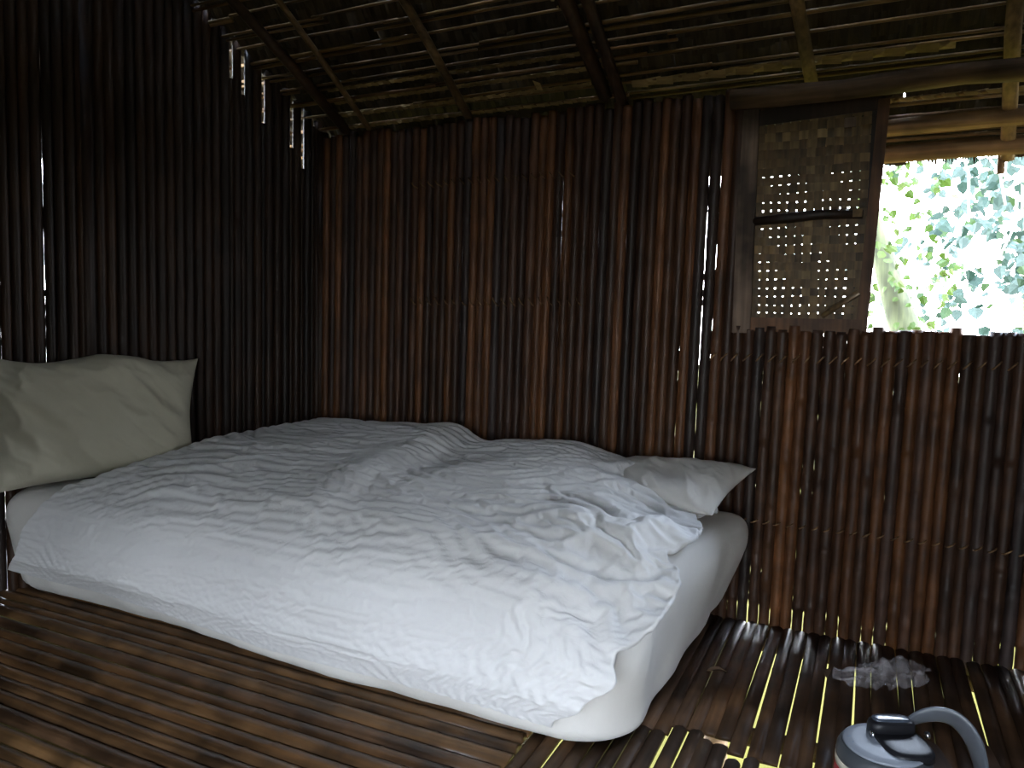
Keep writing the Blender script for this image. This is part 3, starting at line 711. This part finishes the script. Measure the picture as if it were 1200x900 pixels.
# ------------------------------------------------------------------ litter on the floor
M_DRY = bamboo_mat('dry_leaf', [(.10, .06, .035), (.14, .09, .05)], rough=.6, bump=.2)
def dry_leaf(p, L, W, rz, label):
    V = []; F = []; n = 8
    for i in range(n+1):
        t = i/n; w_ = W*math.sin(math.pi*min(1, t*.95+.03))**.8/2; c = .010*math.sin(t*3.1)
        V += [(-w_, t*L, .006+c), (0, t*L, .002+c*.6), (w_, t*L, .008+c)]
    for i in range(n): F += [(3*i, 3*i+1, 3*i+4, 3*i+3), (3*i+1, 3*i+2, 3*i+5, 3*i+4)]
    o = obj('dry_leaf', mesh('dry_leaf', V, F, M_DRY), None, p, (0, 0, rz)); tag(o, label, 'leaf', 'dry leaves on the floor')
def floor_px(x, y, z=0.002):
    d = _r*((x-600)/880)+_u*((450-y)/880)+_f; t = (z-EYE)/d.z; return Vector((0, 0, EYE))+d*t
p = floor_px(969, 797); dry_leaf((p.x, p.y, .004), .055, .026, .15, 'small curled dry leaf on the dark slats behind the jug')
p = floor_px(828, 789); dry_leaf((p.x, p.y, .004), .06, .024, -1.2, 'small dry leaf on the dark slats beside the mattress corner')
# crumpled clear film at the foot of the wall
M_FILM, t_, b_ = new_mat('clear_film', .18); b_.inputs['Base Color'].default_value = (.75, .70, .72, 1); b_.inputs['Alpha'].default_value = .24; b_.inputs['Specular IOR Level'].default_value = .9
c0 = floor_px(1035, 795); nn = 44
u, v = np.meshgrid(np.linspace(-1, 1, nn), np.linspace(-1, 1, nn), indexing='ij')
rr = 1+.18*vnoise(np.arctan2(u, v)*2+9, u*0+1, 5)
X = c0.x+.12*u*np.sqrt(1-.45*v*v)*rr; Y = c0.y+.10*v*np.sqrt(1-.45*u*u)*rr+.05*u
Z = .006+.035*np.abs(fbm(u*2.6+3, v*2.6, 12, 3))*np.clip(1.15-(u*u+v*v)*.5, .1, 1)
fo = obj('plastic_film', grid_mesh('plastic_film', np.stack([X, Y, Z+.004], -1), M_FILM)); tag(fo, 'crumpled scrap of clear plastic film on the slats at the foot of the wall', 'plastic film')
# round-ended loose slats lying beside the jug
def round_slat(p, L, W, rz, label):
    n = 10; V = []; F = []
    out = [(-W/2, 0), (-W/2, L)]+[(-W/2*math.cos(math.pi*i/n), L+W/2*math.sin(math.pi*i/n)) for i in range(1, n)]+[(W/2, L), (W/2, 0)]
    m = len(out)
    V = [(x, y, 0) for x, y in out]+[(x*.9, y, .006) for x, y in out]
    F = [tuple(range(m))[::-1], tuple(range(m, 2*m))]+[(i, (i+1) % m, m+(i+1) % m, m+i) for i in range(m)]
    o = obj('loose_slat', mesh('loose_slat', V, F, M_SLAT_D, False), None, p, (0, 0, rz)); tag(o, label, 'bamboo slat', 'loose round-ended slats')
for (x, y, L_, rz, lb) in ((1104, 905, .10, .25, 'short round-ended brown slat lying inside the view through the jug handle'), (1160, 905, .10, .12, 'short round-ended brown slat lying just right of the jug handle')):
    p = floor_px(x, y); round_slat((p.x, p.y, .003), L_, .06, rz, lb)

# ------------------------------------------------------------------ outdoors
gm, gt, gb = new_mat('forest_ground', .95); gb.inputs['Specular IOR Level'].default_value = .05
n = gt.nodes.new('ShaderNodeTexNoise'); n.inputs['Scale'].default_value = 3; r = gt.nodes.new('ShaderNodeValToRGB'); r.color_ramp.elements[0].color = (.020, .017, .002, 1); r.color_ramp.elements[1].color = (.045, .037, .005, 1)
c = gt.nodes.new('ShaderNodeTexCoord'); gt.links.new(c.outputs['Object'], n.inputs['Vector']); gt.links.new(n.outputs[0], r.inputs[0]); gt.links.new(r.outputs[0], gb.inputs['Base Color'])
gn = 60; gx, gy = np.meshgrid(np.linspace(-40, 40, gn), np.linspace(-40, 40, gn), indexing='ij')
gz = -1.1+.25*fbm(gx*.2, gy*.2, 6)*sst(4, 10, np.hypot(gx+1, gy-1))
g = obj('ground', grid_mesh('ground', np.stack([gx, gy, gz], -1), gm, flip=False)); tag(g, kind='structure')
def leaf_mat(name, cols):
    m, t, b = new_mat(name, .6); N = t.nodes.new; L = t.links.new; b.inputs['Specular IOR Level'].default_value = .08
    oi = N('ShaderNodeObjectInfo'); ge = N('ShaderNodeNewGeometry'); ad = N('ShaderNodeMath'); ad.operation = 'ADD'; fr = N('ShaderNodeMath'); fr.operation = 'FRACT'
    L(oi.outputs['Random'], ad.inputs[0]); L(ge.outputs['Random Per Island'], ad.inputs[1]); L(ad.outputs[0], fr.inputs[0])
    r = N('ShaderNodeValToRGB'); e = r.color_ramp.elements
    for i, c_ in enumerate(cols):
        q = e[0] if i == 0 else e[-1] if i == len(cols)-1 else e.new(i/(len(cols)-1)); q.color = (*c_, 1)
    L(fr.outputs[0], r.inputs[0]); L(r.outputs[0], b.inputs['Base Color'])
    tr = N('ShaderNodeBsdfTranslucent'); L(r.outputs[0], tr.inputs[0]); mx = N('ShaderNodeMixShader'); mx.inputs[0].default_value = .35
    L(b.outputs[0], mx.inputs[1]); L(tr.outputs[0], mx.inputs[2]); L(mx.outputs[0], t.nodes['Material Output'].inputs[0])
    return m
M_LEAF_A = leaf_mat('yellow_green_leaf', [(0.016, 0.029, 0.004), (0.029, 0.047, 0.007), (0.043, 0.058, 0.014), (0.022, 0.040, 0.007)])
M_LEAF_B = leaf_mat('blue_green_leaf', [(0.007, 0.016, 0.010), (0.018, 0.031, 0.022), (0.043, 0.058, 0.050), (0.013, 0.022, 0.014), (0.025, 0.043, 0.014)])
M_TRUNK = bamboo_mat('mossy_bark', [(0.060, 0.066, 0.027), (0.072, 0.078, 0.033)], rough=.9, bump=.8)
def leaf_geo(L, W):
    V = [(0, 0, 0), (-W*.5, L*.18, .12*L), (-W*.42, L*.55, .10*L), (0, L, -.08*L), (W*.42, L*.55, .10*L), (W*.5, L*.18, .12*L), (0, L*.4, .0)]
    F = [(0, 6, 1), (1, 6, 2), (2, 6, 3), (3, 6, 4), (4, 6, 5), (5, 6, 0)]
    return V, F
LG = leaf_geo(1, .85)
lf_me = [mesh('leaf', LG[0], LG[1], m_, False) for m_ in (M_LEAF_A, M_LEAF_B)]
def add_leaves(parent, pts, sizes, kind, rng):
    for p, s in zip(pts, sizes):
        o = bpy.data.objects.new('leaf', lf_me[kind]); o.location = p; o.scale = (s, s, s)
        o.rotation_euler = (rng.uniform(-2.6, -1.0), rng.uniform(-.9, .9), rng.uniform(-1, 1)); COL.objects.link(o); o.parent = parent
def stuff_leaves(name, parent, pts, sizes, mat, rng):
    mb = MB()
    for p, s in zip(pts, sizes):
        Mx = (Matrix.Rotation(rng.uniform(-3.14, 3.14), 3, 'Z')@Matrix.Rotation(rng.uniform(-2.6, -.4), 3, 'X'))
        mb.add([Mx@(Vector(q)*s)+Vector(p) for q in LG[0]], LG[1])
    o = mb.build(name, mat, parent, smooth=False); o['kind'] = 'stuff'; return o
def wpx(x, y, Y):
    d = _r*((x-600)/880)+_u*((450-y)/880)+_f; t = Y/d.y; return Vector((0, 0, EYE))+d*t
lr = random.Random(77)
# vine-hung tree at the right of the window
base = wpx(1235, 380, 6.0)
tr1 = tag(empty('vine_covered_tree', (base.x, base.y, -1.1)), 'tree hung with blue-green heart-shaped vine leaves filling the right of the window view', 'tree')
def ptube(name, pts, rad, mat, par, n=10):
    V, F = tube([Vector(p)-par.location for p in pts], rad, n); return obj(name, mesh(name, V, F, mat), par)
ptube('trunk', [(base.x, base.y+.4, -1.2), (base.x+.05, base.y+.4, 1), (base.x-.1, base.y+.4, 3), (base.x+.2, base.y+.5, 5)], [.2, .17, .14, .1], M_TRUNK, tr1)
pts = []; sz = []
while len(pts) < 295:
    x = lr.uniform(1035, 1215); y = lr.uniform(165, 388)
    dens = sst(1035, 1190, np.array(x))*.9+.10
    cl = .5+.8*float(vnoise(np.array(x/22.), np.array(y/22.), 15))
    if lr.random() < dens*cl: pts.append(wpx(x, y, lr.uniform(4.6, 6.2))-tr1.location); sz.append(lr.uniform(.045, .085))
add_leaves(tr1, pts, sz, 1, lr)
pp = []; ss_ = []
for i in range(1500):
    a = lr.gauss(0, 1); pp.append(Vector((base.x+.5+lr.gauss(0, .55), base.y+.3+lr.gauss(0, .4), lr.uniform(-.5, 4.5)))-tr1.location); ss_.append(lr.uniform(.07, .14))
stuff_leaves('foliage', tr1, pp, ss_, M_LEAF_B, lr)
for k, ((xa, ya), (xb, yb)) in enumerate((((1150, 170), (1178, 240)), ((1192, 225), (1172, 300)), ((1120, 150), (1135, 260)))):
    A_, B_ = wpx(xa, ya, 4.6), wpx(xb, yb, 4.6); ptube('vine_stem', [A_, A_.lerp(B_, .5)+Vector((.03, 0, 0)), B_], .006, plain('pale_vine', (.5, .5, .4), .7), tr1, 6)
# leaning mossy trunk at the left of the opening with bright sprigs
q0, q1, q2, q3 = wpx(1068, 410, 3.9), wpx(1056, 372, 3.9), wpx(1040, 320, 3.9), wpx(1022, 255, 3.9)
lo_ = q0+(q0-q1)*4
tr2 = tag(empty('mossy_tree', (lo_.x, lo_.y, -1.1)), 'leaning mossy trunk with yellow-green leaves at the left edge of the window opening', 'tree')
up_ = q3+(q3-q2)*3
ptube('trunk', [(lo_.x, lo_.y, -1.2), lo_, q1, q2, q3, up_], [.10, .085, .065, .052, .04, .03], M_TRUNK, tr2, 12)
pts = []; sz = []
while len(pts) < 170:
    x = lr.uniform(1000, 1120); y = lr.uniform(170, 388); cl = .45+.9*float(vnoise(np.array(x/18.), np.array(y/18.), 33))
    if lr.random() < cl: pts.append(wpx(x, y, lr.uniform(3.6, 4.2))-tr2.location); sz.append(lr.uniform(.025, .048))
add_leaves(tr2, pts, sz, 0, lr)
# trees standing around, seen only from other places or through chinks
for k, (x, y, hgt, wdt, mt, lb) in enumerate(((5.2, 7.5, 4.5, 1.5, M_LEAF_A, 'leafy tree standing behind the vine-hung tree outside the window'), (3.6, 10.5, 5.0, 1.3, M_LEAF_B, 'taller tree farthest off outside the window'))):
    t0 = tag(empty('leafy_tree', (x, y, -1.1)), lb, 'tree')
    ptube('trunk', [(x, y, -1.2), (x+.1, y, 1), (x, y, hgt*.7)], [.16, .13, .07], M_TRUNK, t0)
    pp = [Vector((lr.gauss(0, wdt*.5), lr.gauss(0, wdt*.5), 1.6+lr.random()*hgt*.8)) for _ in range(900)]
    stuff_leaves('foliage', t0, pp, [lr.uniform(.09, .18) for _ in pp], mt, lr)

pp = [Vector((lr.uniform(-10, 10), -7.5+lr.gauss(0, .5), -1.1+lr.random()**.8*4.9)) for _ in range(9000)]  # leaf mass added out of view to cut low sky light entering the door
th = stuff_leaves('light_blocking_leaves', None, pp, [lr.uniform(.2, .34) for _ in pp], M_LEAF_B, lr)
tag(th, 'dense unseen mass of dark leaves closing off the clearing in front of the doorway', 'light_blocking_leaves')
